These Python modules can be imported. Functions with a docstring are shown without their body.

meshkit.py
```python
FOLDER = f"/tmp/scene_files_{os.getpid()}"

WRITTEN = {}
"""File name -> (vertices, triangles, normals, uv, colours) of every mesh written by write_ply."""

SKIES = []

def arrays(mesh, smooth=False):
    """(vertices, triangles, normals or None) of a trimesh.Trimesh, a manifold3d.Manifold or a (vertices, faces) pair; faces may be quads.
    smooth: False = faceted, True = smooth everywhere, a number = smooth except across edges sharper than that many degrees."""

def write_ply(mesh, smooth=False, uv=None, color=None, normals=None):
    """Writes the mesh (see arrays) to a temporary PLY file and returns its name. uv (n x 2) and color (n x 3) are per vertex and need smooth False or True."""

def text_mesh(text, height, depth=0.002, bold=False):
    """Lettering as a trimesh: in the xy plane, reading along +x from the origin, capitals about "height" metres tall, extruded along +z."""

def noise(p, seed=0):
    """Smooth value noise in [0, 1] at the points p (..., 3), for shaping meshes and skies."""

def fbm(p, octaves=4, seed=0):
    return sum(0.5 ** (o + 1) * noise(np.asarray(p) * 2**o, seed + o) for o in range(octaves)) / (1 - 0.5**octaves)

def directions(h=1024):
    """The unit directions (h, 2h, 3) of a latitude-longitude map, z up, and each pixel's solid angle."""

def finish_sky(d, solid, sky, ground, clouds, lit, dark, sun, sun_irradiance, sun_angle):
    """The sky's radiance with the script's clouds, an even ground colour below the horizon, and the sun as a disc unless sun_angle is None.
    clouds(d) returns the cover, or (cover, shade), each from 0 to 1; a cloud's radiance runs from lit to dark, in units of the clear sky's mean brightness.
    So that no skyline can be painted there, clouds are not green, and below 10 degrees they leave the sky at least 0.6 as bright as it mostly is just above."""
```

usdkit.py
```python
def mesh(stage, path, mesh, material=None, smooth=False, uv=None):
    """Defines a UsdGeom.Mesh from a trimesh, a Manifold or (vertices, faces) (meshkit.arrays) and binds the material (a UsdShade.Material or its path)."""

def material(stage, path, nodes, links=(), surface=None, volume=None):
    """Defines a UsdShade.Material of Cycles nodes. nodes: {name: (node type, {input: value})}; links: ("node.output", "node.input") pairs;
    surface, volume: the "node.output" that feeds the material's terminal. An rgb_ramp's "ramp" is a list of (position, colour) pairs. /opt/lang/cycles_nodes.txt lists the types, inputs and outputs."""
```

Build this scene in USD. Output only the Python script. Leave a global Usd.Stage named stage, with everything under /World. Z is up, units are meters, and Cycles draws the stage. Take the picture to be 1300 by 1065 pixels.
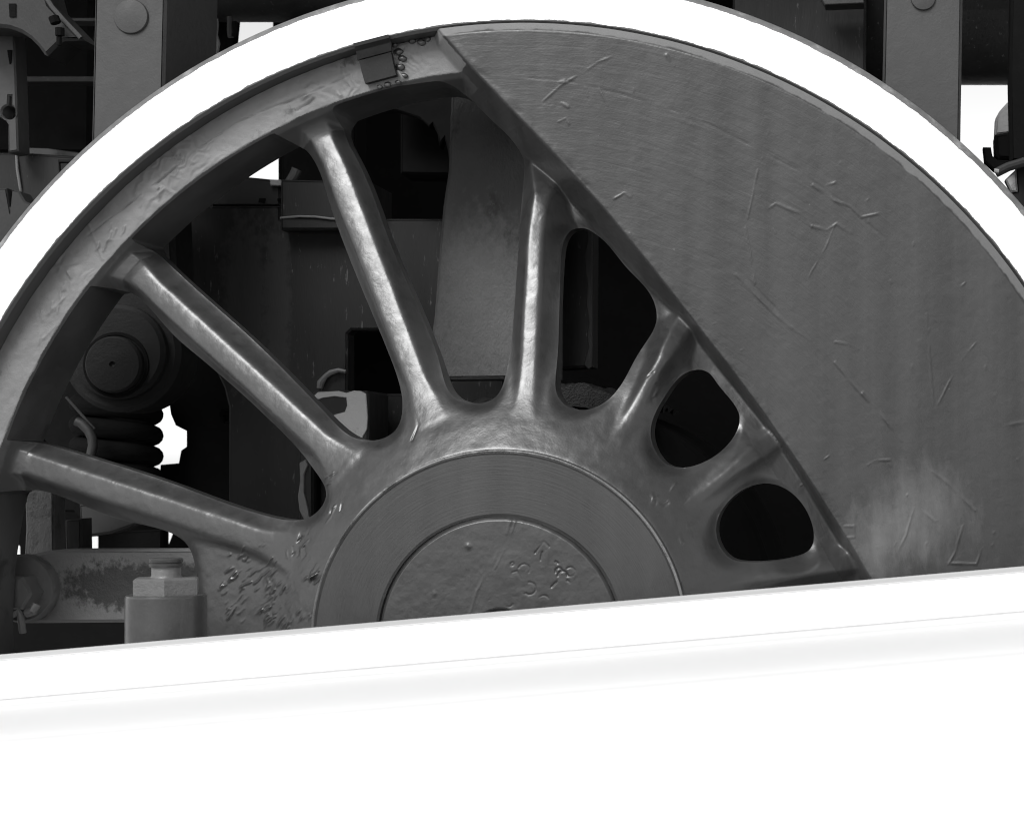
import math
import numpy as np, trimesh, usdkit, meshkit
from scipy.interpolate import splprep, splev
from scipy.ndimage import gaussian_filter, map_coordinates
from shapely import contains_xy
from shapely.geometry import Polygon, Point, LineString, box as sbox
from shapely.ops import unary_union
from pxr import Usd, UsdGeom, UsdLux, UsdShade, Gf, Sdf, Vt

stage = Usd.Stage.CreateInMemory()
UsdGeom.SetStageUpAxis(stage, UsdGeom.Tokens.z)
UsdGeom.SetStageMetersPerUnit(stage, 1.0)
UsdGeom.Xform.Define(stage, '/World'); UsdGeom.Scope.Define(stage, '/World/Looks')

# ------------------------------------------------------------------ camera, sky, sun, exposure
S, D = 0.0009036, 2.0                 # metres per photo pixel on the tyre's face; camera distance from it
VX, VY = 1150.0, 600.0                # where the wheel's axis direction meets the picture (shifted lens)
XC, ZC = (1150 - 666) * S, 0.75 + (797 - VY) * S
FOCAL = 50.0
EXPOSURE, SKY, SUN = 1.32, 0.10, 0.40
SUN_DIR = np.array([-0.28, -0.62, 0.73]); SUN_DIR /= np.linalg.norm(SUN_DIR)
cam = UsdGeom.Camera.Define(stage, '/World/camera')
cam.AddTranslateOp().Set(Gf.Vec3d(XC, -D, ZC)); cam.AddRotateXOp().Set(90.0)
WID = 1300 * S / D * FOCAL; HEI = WID * 838 / 1024
cam.CreateFocalLengthAttr(FOCAL); cam.CreateHorizontalApertureAttr(WID); cam.CreateVerticalApertureAttr(HEI)
cam.CreateHorizontalApertureOffsetAttr(-(VX - 650) / 1300 * WID)
cam.CreateVerticalApertureOffsetAttr(-(532.5 - VY) / 1065 * HEI)
cam.CreateClippingRangeAttr(Gf.Vec2f(0.05, 2000)); cam.CreateFStopAttr(9.0); cam.CreateFocusDistanceAttr(D)
cam.CreateExposureAttr(EXPOSURE)

usdkit.material(stage, '/World/Looks/sky', {
    's': ('sky_texture', {'sky_type': 'single_scattering', 'sun_disc': False, 'sun_elevation': math.asin(SUN_DIR[2]), 'sun_rotation': math.atan2(SUN_DIR[0], SUN_DIR[1]), 'aerosol_density': 1.0}),
    'g': ('rgb_to_bw', {}), 'b': ('background_shader', {'strength': SKY})},
    [('s.color', 'g.color'), ('g.val', 'b.color')], surface='b.background')
dome = UsdLux.DomeLight.Define(stage, '/World/sky')
UsdShade.MaterialBindingAPI.Apply(dome.GetPrim()).Bind(UsdShade.Material.Get(stage, '/World/Looks/sky'))
sun = UsdLux.DistantLight.Define(stage, '/World/sun')
sun.CreateIntensityAttr(SUN); sun.CreateAngleAttr(32.0); sun.CreateNormalizeAttr(True)
z = SUN_DIR; x = np.cross([0, 0, 1], z); x /= np.linalg.norm(x); y = np.cross(z, x)
sun.AddTransformOp().Set(Gf.Matrix4d(*x, 0, *y, 0, *z, 0, 0, 0, 6, 1))

# ------------------------------------------------------------------ helpers
def P(px, py, y):
    k = S * (D + y) / D
    return np.array([XC + (px - VX) * k, y, ZC - (py - VY) * k])

def P2(pts, y):
    pts = np.asarray(pts, float); k = S * (D + y) / D
    return np.c_[XC + (pts[:, 0] - VX) * k, ZC - (pts[:, 1] - VY) * k]

used = {}
def numbered(path):
    n = used.get(path, 0); used[path] = n + 1
    return path if n == 0 else f'{path}_{n:03d}'

def tag(p, label=None, cat=None, group=None, kind=None):
    p = p.GetPrim() if hasattr(p, 'GetPrim') else p
    for k, v in (('label', label), ('category', cat), ('group', group), ('kind', kind)):
        if v: p.SetCustomDataByKey(k, v)
    return p

def thing(name, label, cat, loc=(0, 0, 0), group=None):
    x = UsdGeom.Xform.Define(stage, numbered('/World/' + name))
    x.AddTranslateOp().Set(Gf.Vec3d(*map(float, loc)))
    return tag(x, label, cat, group)

def obj(name, mesh, mat, parent=None, smooth=32, label=None):
    base = parent.GetPath().pathString if parent else '/World'
    off = np.zeros(3)
    q = parent
    while q and q.GetPath().pathString != '/World':
        if q.IsA(UsdGeom.Xform):
            for op in UsdGeom.Xformable(q).GetOrderedXformOps(): off += np.array(op.Get())
        q = q.GetParent()
    v, f, n = mesh if (isinstance(mesh, tuple) and len(mesh) == 3) else meshkit.arrays(mesh, smooth)
    path = numbered(base + '/' + name)
    m = usdkit.mesh(stage, path, (v - off, f), '/World/Looks/' + mat)
    if n is not None:
        m.CreateNormalsAttr(Vt.Vec3fArray.FromNumpy(n.astype(np.float32))); m.SetNormalsInterpolation('vertex')
    if label: tag(m, label)
    return m.GetPrim()

cat = trimesh.util.concatenate
rng = np.random.default_rng(7)

def plate(poly, y, thick, ch=0.003, px=True):
    """A plate with a chamfered front edge: outline in the x-z plane, front face at y."""
    g = Polygon(P2(poly, y)) if (px and not hasattr(poly, 'geom_type')) else poly
    g = g.buffer(0)
    out = []
    for q in getattr(g, 'geoms', [g]):
        inner = q.buffer(-ch, join_style=2) if ch else q
        out.append(ext(q, y + ch, thick - ch))
        if ch:
            for qq in getattr(inner, 'geoms', [inner]):
                if qq.is_empty: continue
                out.append(ext(qq, y, ch + 1e-4))
                # chamfer ring
            for ring, sgn in [(q.exterior, 1)] + [(h, -1) for h in q.interiors]:
                c = np.array(ring.coords)[:-1]
                n = len(c); e1 = c - np.roll(c, 1, 0); e2 = np.roll(c, -1, 0) - c
                nn = lambda e: np.c_[e[:, 1], -e[:, 0]] / np.maximum(np.linalg.norm(e, axis=1), 1e-9)[:, None]
                area = 0.5 * np.sum(c[:, 0] * np.roll(c[:, 1], -1) - np.roll(c[:, 0], -1) * c[:, 1])
                m = nn(e1) + nn(e2); m /= np.maximum(np.linalg.norm(m, axis=1), 1e-9)[:, None]
                ins = c - m * ch * (1 if area > 0 else -1) * sgn
                v = np.vstack([np.c_[c[:, 0], np.full(n, y + ch), c[:, 1]], np.c_[ins[:, 0], np.full(n, y), ins[:, 1]]])
                i = np.arange(n); j = (i + 1) % n
                f = np.vstack([np.c_[i, j, j + n], np.c_[i, j + n, i + n]])
                if area * sgn < 0: f = f[:, ::-1]
                out.append(trimesh.Trimesh(v, f, process=False))
    return cat(out)

def ext(q, y, t):
    m = trimesh.creation.extrude_polygon(q, t, engine='earcut')
    v = np.array(m.vertices); m.vertices = np.c_[v[:, 0], y + t - v[:, 2] * 1.0, v[:, 1]]
    m.fix_normals() if False else None
    return m

def lathe_y(prof, c, n=64, a0=0, a1=2 * math.pi):
    """Revolves (r, y) pairs about the line through c=(x, z) along y."""
    prof = np.asarray(prof, float); a = np.linspace(a0, a1, n + 1)
    v = np.stack([np.stack([c[0] + prof[:, 0] * math.cos(t), prof[:, 1], c[1] + prof[:, 0] * math.sin(t)], 1) for t in a])
    k = len(prof); V = v.reshape(-1, 3)
    i, j = np.meshgrid(np.arange(n), np.arange(k - 1), indexing='ij'); p = (i * k + j).ravel()
    f = np.vstack([np.c_[p, p + k, p + k + 1], np.c_[p, p + k + 1, p + 1]])
    m = trimesh.Trimesh(V, f, process=False); m.merge_vertices(digits_vertex=6); return m

def lathe_z(prof, c, n=48, flats=None):
    prof = np.asarray(prof, float); n = flats or n; a = np.arange(n + 1) / n * 2 * math.pi + (math.pi / 6 + 0.35 if flats else 0)
    v = np.stack([np.stack([c[0] + prof[:, 0] * math.cos(t), c[1] + prof[:, 0] * math.sin(t), prof[:, 1]], 1) for t in a])
    k = len(prof); V = v.reshape(-1, 3)
    i, j = np.meshgrid(np.arange(n), np.arange(k - 1), indexing='ij'); p = (i * k + j).ravel()
    m = trimesh.Trimesh(V, np.vstack([np.c_[p, p + k, p + k + 1], np.c_[p, p + k + 1, p + 1]]), process=False)
    m.merge_vertices(digits_vertex=6); return m

def tube(pts, r, n=12, closed=True):
    pts = np.asarray(pts, float); r = np.broadcast_to(r, len(pts)); t = np.gradient(pts, axis=0); t /= np.linalg.norm(t, axis=1)[:, None]
    u = np.cross(t[0], [0.3, 0.2, 0.9]); u /= np.linalg.norm(u); V = []
    for p, tt, rr in zip(pts, t, r):
        u = u - tt * (u @ tt); u /= np.linalg.norm(u); w = np.cross(tt, u)
        V += [p + rr * (u * math.cos(a) + w * math.sin(a)) for a in np.arange(n) / n * 2 * math.pi]
    F = []
    for i in range(len(pts) - 1):
        for j in range(n):
            a, b, c, d = i * n + j, i * n + (j + 1) % n, (i + 1) * n + (j + 1) % n, (i + 1) * n + j
            F += [[a, b, c], [a, c, d]]
    V += [pts[0], pts[-1]]; m0, m1 = len(V) - 2, len(V) - 1; L = (len(pts) - 1) * n
    for j in range(n): F += [[m0, (j + 1) % n, j], [m1, L + j, L + (j + 1) % n]]
    return trimesh.Trimesh(np.array(V), np.array(F), process=False)

def rbox(x0, x1, y0, y1, z0, z1, r=0.003):
    """A box with chamfered edges."""
    import manifold3d as m3
    c = np.array([[x, y, z] for x in (x0, x1) for y in (y0, y1) for z in (z0, z1)]); mid = c.mean(0); P_ = []
    for p in c:
        s = np.sign(mid - p)
        for k in range(3):
            q = p + s * r; q[k] = p[k]; P_.append(q)
    return trimesh.Trimesh(np.array(P_)).convex_hull

# ------------------------------------------------------------------ materials (all neutral: the place is seen in black and white)
def add_wear(n, l, col, wear, stretch=(42, 1, 13), soft=.55):
    """Mixes in patches of another colour (stains, rubbed paint) at real places, broken up by noise."""
    g = lambda c: (c, c, c)
    for i, (cx, cz, rx, rz, c, thr) in enumerate(wear):
        a = f'w{i}'
        n.update({a + 'm': ('mapping', {'location': (-cx / rx, 0, -cz / rz), 'scale': (1 / rx, 0, 1 / rz)}), a + 'l': ('vector_math', {'math_type': 'length'}),
                  a + 'k': ('mapping', {'rotation': (0, 0.35, 0), 'scale': stretch}), a + 'n': ('noise_texture', {'scale': 1.0, 'detail': 6.0, 'roughness': 0.65}),
                  a + 's': ('math', {'math_type': 'subtract'}), a + 'h': ('math', {'math_type': 'multiply', 'value2': 1.5}),
                  a + 'r': ('map_range', {'from_min': thr - soft, 'from_max': thr + soft, 'clamp': True}), a + 'x': ('mix_color', {'b': g(c)})})
        l += [('pos.position', a + 'm.vector'), (a + 'm.vector', a + 'l.vector1'), ('pos.position', a + 'k.vector'), (a + 'k.vector', a + 'n.vector'),
              (a + 'n.fac', a + 'h.value1'), (a + 'h.value', a + 's.value1'), (a + 'l.value', a + 's.value2'), (a + 's.value', a + 'r.value'), (a + 'r.result', a + 'x.fac'), (col, a + 'x.a')]
        col = a + 'x.result'
    return col

def paint(name, base, rough=0.4, tone=0.25, bump=0.25, scale=60.0, stretch=(1, 1, 1), spec=0.5, speck=0.0, speck_col=0.3, fine=0.3, dark=None, dark_at=0.6, wear=(), wsoft=.22):
    g = lambda c: (c, c, c)
    n = {'pos': ('geometry', {}), 'map': ('mapping', {'scale': stretch}),
         'n1': ('noise_texture', {'scale': scale / 8, 'detail': 6.0, 'roughness': 0.6}),
         'r1': ('rgb_ramp', {'ramp': [(0.3, g(base * (1 - tone))), (0.7, g(base * (1 + tone)))]}),
         'n2': ('noise_texture', {'scale': scale, 'detail': 5.0, 'roughness': 0.6}),
         'n3': ('noise_texture', {'scale': scale * 7, 'detail': 3.0}),
         'sum': ('math', {'math_type': 'multiply_add', 'value2': fine}),
         'bm': ('bump', {'strength': bump, 'distance': 0.004}),
         'rr': ('map_range', {'from_min': 0.3, 'from_max': 0.7, 'to_min': max(rough - 0.05, 0.05), 'to_max': rough + 0.07}),
         'p': ('principled_bsdf', {'specular_ior_level': spec})}
    l = [('pos.position', 'map.vector'), ('map.vector', 'n1.vector'), ('map.vector', 'n2.vector'), ('map.vector', 'n3.vector'), ('n1.fac', 'r1.fac'),
         ('n3.fac', 'sum.value1'), ('n2.fac', 'sum.value3'), ('sum.value', 'bm.height'), ('n2.fac', 'rr.value'),
         ('rr.result', 'p.roughness'), ('bm.normal', 'p.normal')]
    col = 'r1.color'
    if dark is not None:
        n['nd'] = ('noise_texture', {'scale': scale / 5, 'detail': 8.0, 'roughness': 0.7})
        n['rd'] = ('rgb_ramp', {'ramp': [(dark_at - 0.04, g(0)), (dark_at + 0.04, g(1))]})
        n['md'] = ('mix_color', {'b': g(dark)})
        l += [('map.vector', 'nd.vector'), ('nd.fac', 'rd.fac'), ('rd.color', 'md.fac'), (col, 'md.a')]; col = 'md.result'
    if speck:
        n['ns'] = ('noise_texture', {'scale': scale * 2.2, 'detail': 4.0, 'roughness': 0.75})
        n['rs'] = ('rgb_ramp', {'ramp': [(1 - speck, g(0)), (1 - speck + 0.04, g(1))]})
        n['ms'] = ('mix_color', {'b': g(speck_col)})
        l += [('map.vector', 'ns.vector'), ('ns.fac', 'rs.fac'), ('rs.color', 'ms.fac'), (col, 'ms.a')]; col = 'ms.result'
    col = add_wear(n, l, col, wear, (120, 1, 90), wsoft)
    l.append((col, 'p.base_color'))
    return usdkit.material(stage, '/World/Looks/' + name, n, l, surface='p.BSDF')

paint('black_paint', 0.017, 0.36, 0.4, 0.10, 60, speck=0.27, speck_col=0.07, fine=0.35, spec=.85)
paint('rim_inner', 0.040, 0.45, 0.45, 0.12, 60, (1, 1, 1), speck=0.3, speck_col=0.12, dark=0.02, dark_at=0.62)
paint('hub_paint', 0.024, 0.40, 0.3, 0.08, 60, spec=.65, speck=0.25, speck_col=0.09, fine=0.2)
paint('rim_paint', 0.145, 0.55, 0.2, 0.22, 90, speck=0.28, speck_col=0.17, dark=0.05, dark_at=0.66)
paint('frame_paint', 0.018, 0.55, 0.3, 0.2, 60, (1, 1, .5), speck=0.27, speck_col=0.05, spec=.3)
paint('pillar_paint', 0.034, 0.6, 0.1, 0.15, 60, spec=.4)
paint('dark_plate', 0.012, 0.6, 0.4, 0.2, 40, (2.2, 2.2, .35), speck=0.36, speck_col=0.07, spec=.25, wear=[(*P(310, 380, .42)[[0, 2]], .035, .13, .026, -.15), (*P(352, 400, .42)[[0, 2]], .02, .15, .026, -.15)])
paint('sooty_paint', 0.006, 0.6, 0.4, 0.25, 50, speck=0.3, speck_col=0.03, spec=.18)
paint('shade_black', 0.003, 0.85, 0.4, 0.2, 50, spec=0.1)  # near-black for dark gear; puts shade into the recess and backdrop sheets
paint('grease', 0.011, 0.6, 0.5, 0.8, 60, fine=0.5, spec=.2)
paint('worn_plate', 0.046, 0.6, 0.6, 0.55, 60, (1, 1, .6), dark=0.012, dark_at=0.58, speck=0.31, speck_col=0.08, spec=.4, wear=[(*P(612, 385, .2)[[0, 2]], .075, .12, .085, -.05)], wsoft=.3)
paint('pale_paint', 0.30, 0.6, 0.15, 0.3, 70, dark=0.04, dark_at=0.60)
sA, sB = P(150, 743, .17), P(225, 738, .17)
paint('stained_bar', 0.125, 0.55, 0.15, 0.3, 60, speck=0.25, speck_col=0.15, wear=[(sA[0], sA[2], .085, .034, .02, -.05), (sB[0], sB[2], .075, .028, .02, -.05)], wsoft=.16)
paint('bar_paint', 0.10, 0.55, 0.15, 0.3, 60, speck=0.25, speck_col=0.15)
paint('oiler_metal', 0.034, 0.27, 0.35, 0.10, 40, speck=0.27, speck_col=0.2)
paint('oiler_top', 0.10, 0.36, 0.25, 0.3, 60, dark=0.05, dark_at=0.62)
paint('bare_steel', 0.20, 0.45, 0.2, 0.2, 60)
paint('worn_highlight', 0.10, 0.4, 0.6, 0.3, 90, dark=0.03, dark_at=0.55)
paint('white_paint', 0.80, 0.42, 0.02, 0.015, 25, (.4, 1, 1), fine=0.1)
paint('white_cap', 0.50, 0.5, 0.12, 0.12, 50, (.2, 1, 1))
paint('ground', 0.24, 0.9, 0.25, 0.3, 8)
paint('pale_yard', 0.60, 0.9, 0.12, 0.3, 8)

C0 = (0.0, 0.75)                       # the wheel's axis: x, z
def polar_nodes(n, l):
    """Nodes giving distance from the wheel's axis (rad.value) and angle (ang.value)."""
    n.update({'pos': ('geometry', {}), 'sx': ('separate_xyz', {}), 'dz': ('math', {'math_type': 'subtract', 'value2': C0[1]}),
              'xx': ('math', {'math_type': 'multiply'}), 'zz': ('math', {'math_type': 'multiply_add'}), 'rad': ('math', {'math_type': 'sqrt'}),
              'ang': ('math', {'math_type': 'arctan2'})})
    l += [('pos.position', 'sx.vector'), ('sx.z', 'dz.value1'), ('sx.x', 'xx.value1'), ('sx.x', 'xx.value2'), ('dz.value', 'zz.value1'), ('dz.value', 'zz.value2'),
          ('xx.value', 'zz.value3'), ('zz.value', 'rad.value1'), ('dz.value', 'ang.value1'), ('sx.x', 'ang.value2')]

def brushed(name, base, rough, kr, ka, strength, wear=(), tone=0.15, edge=None):
    """Paint laid on in strokes that follow the wheel's circle, with patches of wear at real places."""
    g = lambda c: (c, c, c); n, l = {}, []; polar_nodes(n, l)
    n.update({'kr': ('math', {'math_type': 'multiply', 'value2': kr}), 'ka': ('math', {'math_type': 'multiply', 'value2': ka}), 'uv': ('combine_xyz', {}),
              'st': ('noise_texture', {'scale': 1.0, 'detail': 5.0, 'roughness': 0.62, 'distortion': 0.5}),
              'lump': ('noise_texture', {'scale': 45.0, 'detail': 5.0, 'roughness': 0.55}),
              'fine': ('noise_texture', {'scale': 420.0, 'detail': 3.0}),
              'vm': ('mapping', {'scale': (28, 1, 1.6)}), 'drip': ('noise_texture', {'scale': 1.0, 'detail': 4.0}),
              'dr': ('rgb_ramp', {'ramp': [(0.35, g(base * (1 - tone))), (0.65, g(base * (1 + tone)))]}),
              's1': ('math', {'math_type': 'multiply_add', 'value2': 0.8}), 's2': ('math', {'math_type': 'multiply_add', 'value2': 0.25}),
              'bm': ('bump', {'strength': strength, 'distance': 0.004}),
              'pk': ('noise_texture', {'scale': 130.0, 'detail': 3.0, 'roughness': 0.7}), 'pr': ('rgb_ramp', {'ramp': [(0.74, g(0)), (0.78, g(1))]}),
              'pm': ('mix_color', {'b': g(base * 3)}),
              'rg': ('map_range', {'from_min': 0.3, 'from_max': 0.7, 'to_min': rough - 0.06, 'to_max': rough + 0.1}),
              'p': ('principled_bsdf', {})})
    l += [('rad.value', 'kr.value1'), ('ang.value', 'ka.value1'), ('kr.value', 'uv.x'), ('ka.value', 'uv.y'), ('uv.vector' if False else 'uv.vector', 'st.vector'),
          ('pos.position', 'lump.vector'), ('pos.position', 'fine.vector'), ('pos.position', 'vm.vector'), ('vm.vector', 'drip.vector'), ('drip.fac', 'dr.fac'),
          ('lump.fac', 's1.value1'), ('st.fac', 's1.value3'), ('fine.fac', 's2.value1'), ('s1.value', 's2.value3'), ('s2.value', 'bm.height'),
          ('pos.position', 'pk.vector'), ('pk.fac', 'pr.fac'), ('pr.color', 'pm.fac'), ('dr.color', 'pm.a'),
          ('lump.fac', 'rg.value'), ('rg.result', 'p.roughness'), ('bm.normal', 'p.normal')]
    col = 'pm.result'
    col = add_wear(n, l, col, wear)
    if edge:
        n.update({'er': ('math', {'math_type': 'multiply_add', 'value2': 0.010}), 'em': ('map_range', {'from_min': edge, 'from_max': edge + .002, 'clamp': True}), 'ex': ('mix_color', {'b': g(0.10)})})
        l += [('lump.fac', 'er.value1'), ('rad.value', 'er.value3'), ('er.value', 'em.value'), ('em.result', 'ex.fac'), (col, 'ex.a')]; col = 'ex.result'
    l.append((col, 'p.base_color'))
    usdkit.material(stage, '/World/Looks/' + name, n, l, surface='p.BSDF')

w1 = P(1165, 650, -.014); w2 = P(1120, 690, -.014)
brushed('weight_paint', 0.023, 0.42, 110, 8, 0.14, edge=.6875, tone=.28, wear=[(w1[0], w1[2], 0.085, 0.075, 0.10, 0.45), (w2[0], w2[2], 0.06, 0.06, 0.10, 0.40)])
brushed('turned_paint', 0.030, 0.36, 420, 3.0, 0.09)

# tyre: white on the face, grey steel past a ragged paint line
n, l = {}, []; polar_nodes(n, l); g = lambda c: (c, c, c)
n.update({'ns': ('noise_texture', {'scale': 45.0, 'detail': 6.0, 'roughness': 0.7}), 'ad': ('math', {'math_type': 'multiply_add', 'value2': 0.006}),
          'ro': ('map_range', {'from_min': 0.7448, 'from_max': 0.7454, 'clamp': True}), 'ri': ('map_range', {'from_min': 0.7002, 'from_max': 0.7008, 'clamp': True}),
          'st': ('rgb_ramp', {'ramp': [(0.3, g(0.07)), (0.55, g(0.11)), (0.75, g(0.24))]}),
          'm1': ('mix_color', {'a': g(0.80)}), 'm2': ('mix_color', {'a': g(0.045)}),
          'b2': ('noise_texture', {'scale': 90.0, 'detail': 4.0}), 'bm': ('bump', {'strength': 0.15, 'distance': 0.003}), 'p': ('principled_bsdf', {'roughness': 0.45})})
l += [('pos.position', 'ns.vector'), ('pos.position', 'b2.vector'), ('ns.fac', 'ad.value1'), ('rad.value', 'ad.value3'), ('ad.value', 'ro.value'), ('ad.value', 'ri.value'), ('ns.fac', 'st.fac'),
      ('st.color', 'm1.b'), ('ro.result', 'm1.fac'), ('m1.result', 'm2.b'), ('ri.result', 'm2.fac'), ('m2.result', 'p.base_color'), ('b2.fac', 'bm.height'), ('bm.normal', 'p.normal')]
usdkit.material(stage, '/World/Looks/tyre_paint', n, l, surface='p.BSDF')

# ------------------------------------------------------------------ setting
gm = trimesh.creation.box([400, 400, 0.2]); gm.apply_translation([0, 100, -0.30])
ym = trimesh.creation.box([380, 180, 0.2]); ym.apply_translation([0, 93, -0.22]); tag(obj('pale_yard', ym, 'pale_yard', smooth=False), kind='structure')
tag(obj('ground', gm, 'ground', smooth=False), kind='structure')

# ------------------------------------------------------------------ the driving wheel
HOLES = [
 [(51,558),(64,509),(85,472),(112,426),(145,379),(157,368),(172,374),(193,394),(220,423),(247,448),(285,480),(325,513),(365,556),(406,597),(420,627),(413,645),(392,658),(372,660),(321,646),(237,617),(152,589),(101,573),(64,563)],
 [(206,315),(210,301),(237,274),(270,247),(304,225),(340,203),(372,186),(389,189),(400,206),(420,258),(440,315),(454,353),(481,414),(505,475),(515,519),(508,546),(485,560),(464,558),(444,546),(420,523),(400,503),(365,468),(318,424),(264,373),(223,340)],
 [(445,168),(452,155),(471,145),(511,134),(548,128),(582,123),(597,127),(626,156),(647,174),(660,186),(667,203),(665,230),(660,304),(656,360),(650,431),(646,465),(642,495),(630,508),(606,513),(586,506),(568,470),(549,421),(519,350),(500,305),(483,260),(460,203)],
 [(712,479),(714,417),(717,339),(720,311),(730,296),(745,291),(764,305),(795,339),(826,376),(834,392),(832,414),(813,448),(785,494),(770,513),(748,522),(727,516),(714,502)],
 [(833,561),(835,530),(850,503),(869,480),(883,472),(898,472),(912,488),(938,526),(942,538),(935,553),(912,575),(888,590),(865,595),(846,584)],
 [(913,665),(927,638),(950,621),(973,613),(992,615),(1004,626),(1031,665),(1035,684),(1027,699),(1008,706),(954,711),(933,709),(917,688)],
 [(10,833),(7,769),(13,712),(20,674),(26,636),(36,621),(54,624),(112,644),(169,663),(216,676),(236,688),(246,704),(250,740),(256,790),(265,850),(250,900),(200,960),(120,1010),(60,1010),(25,940)],
]
CWY = -.014                            # depth of the counterweight's face, proud of the tyre
A_ = P2([(547, 30), (1105, 737)], CWY); CH0, CH1 = A_
cd = (CH1 - CH0) / np.linalg.norm(CH1 - CH0); cn = np.array([-cd[1], cd[0]])     # normal, towards the counterweight
if cn @ (np.array([0.4, 1.2]) - CH0) < 0: cn = -cn

CHP = P2([(490, -52), (520, -8), (547, 31), (561, 50), (581, 70), (632, 121), (682, 172), (720, 211), (757, 252), (800, 302), (838, 353), (864, 385), (965, 515), (1031, 611), (1108, 738), (1180, 855), (1230, 935)], CWY)
CU, CV = (CHP - CH0) @ cd, (CHP - CH0) @ cn
CU2 = np.linspace(CU[0], CU[-1], 400); CV2 = np.interp(CU2, CU, CV); CV2 = gaussian_filter(np.pad(CV2, 60, mode='reflect', reflect_type='odd'), 22)[60:-60]
def chord_sd(X, Z):
    u = (X - CH0[0]) * cd[0] + (Z - CH0[1]) * cd[1]; v = (X - CH0[0]) * cn[0] + (Z - CH0[1]) * cn[1]
    return v - np.interp(u, CU2, CV2)
RR = np.array([0.0, .2, .3, .42, .62, .8]); YE = np.array([-.08, -.065, -.034, .006, .066, .07])
RH = .024                              # how far a spoke's ridge stands above the edge of the openings
YR = .024                              # depth of the rim's face behind the tyre's
sstep = lambda t: np.clip(t, 0, 1) ** 2 * (3 - 2 * np.clip(t, 0, 1))
def dish(x, z):
    return .034 * sstep((chord_sd(x, z) + .11) / .075) * sstep((np.hypot(x - C0[0], z - C0[1]) - .25) / .08)
def yE(x, z):
    """Depth of the front edge of the casting's openings: dished towards the hub, sunk beside the counterweight."""
    r = np.hypot(x - C0[0], z - C0[1])
    return np.interp(r, RR, YE) + dish(x, z)
WALL = .018
def back(x, z):
    """Depth of the casting's rear edge at a radius: thin spokes, a deep rim."""
    y = yE(x, z); return np.interp(np.hypot(x - C0[0], z - C0[1]), [0, .622, .643, .9], [0, 0, 1, 1]) * np.maximum(.115 - y - WALL, 0) + y + WALL
def on_edge(p, dy=0.0, see=None):
    """World (x, z) of photo points that lie on the casting's hole edge (whose depth depends on the radius)."""
    p = np.asarray(p, float); y = np.full(len(p), 0.03)
    for _ in range(6):
        k = S * (D + y) / D; q = np.c_[XC + (p[:, 0] - VX) * k, ZC - (p[:, 1] - VY) * k]
        y = yE(*q.T) + dy - (.65 * dish(*q.T) if dy < 0 else 0)
        if see is not None: y = yE(*q.T) * (1 - see) + back(*q.T) * see
    return q
hole_poly = []
for h in HOLES:
    tck, _ = splprep(np.array(h + [h[0]], float).T, s=len(h) * 1.2, per=True)
    q = np.array(splev(np.linspace(0, 1, 160, endpoint=False), tck)).T
    tq = np.roll(q, -1, 0) - np.roll(q, 1, 0); nrm = np.c_[-tq[:, 1], tq[:, 0]] / np.linalg.norm(tq, axis=1)[:, None]
    if (nrm * (q.mean(0) - q)).sum() < 0: nrm = -nrm                 # into the opening
    tv = np.array([VX, VY]) - q; tv /= np.linalg.norm(tv, axis=1)[:, None]
    see = np.clip((nrm * tv).sum(1) / .25, 0, 1)                      # sides whose wall the camera sees: the traced line is the wall's far edge
    q = on_edge(q, see=see); rr = np.hypot(*(q - C0).T); lim = np.minimum(rr, .6455)
    hole_poly.append(np.array(C0) + (q - C0) * (lim / rr)[:, None])
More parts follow.
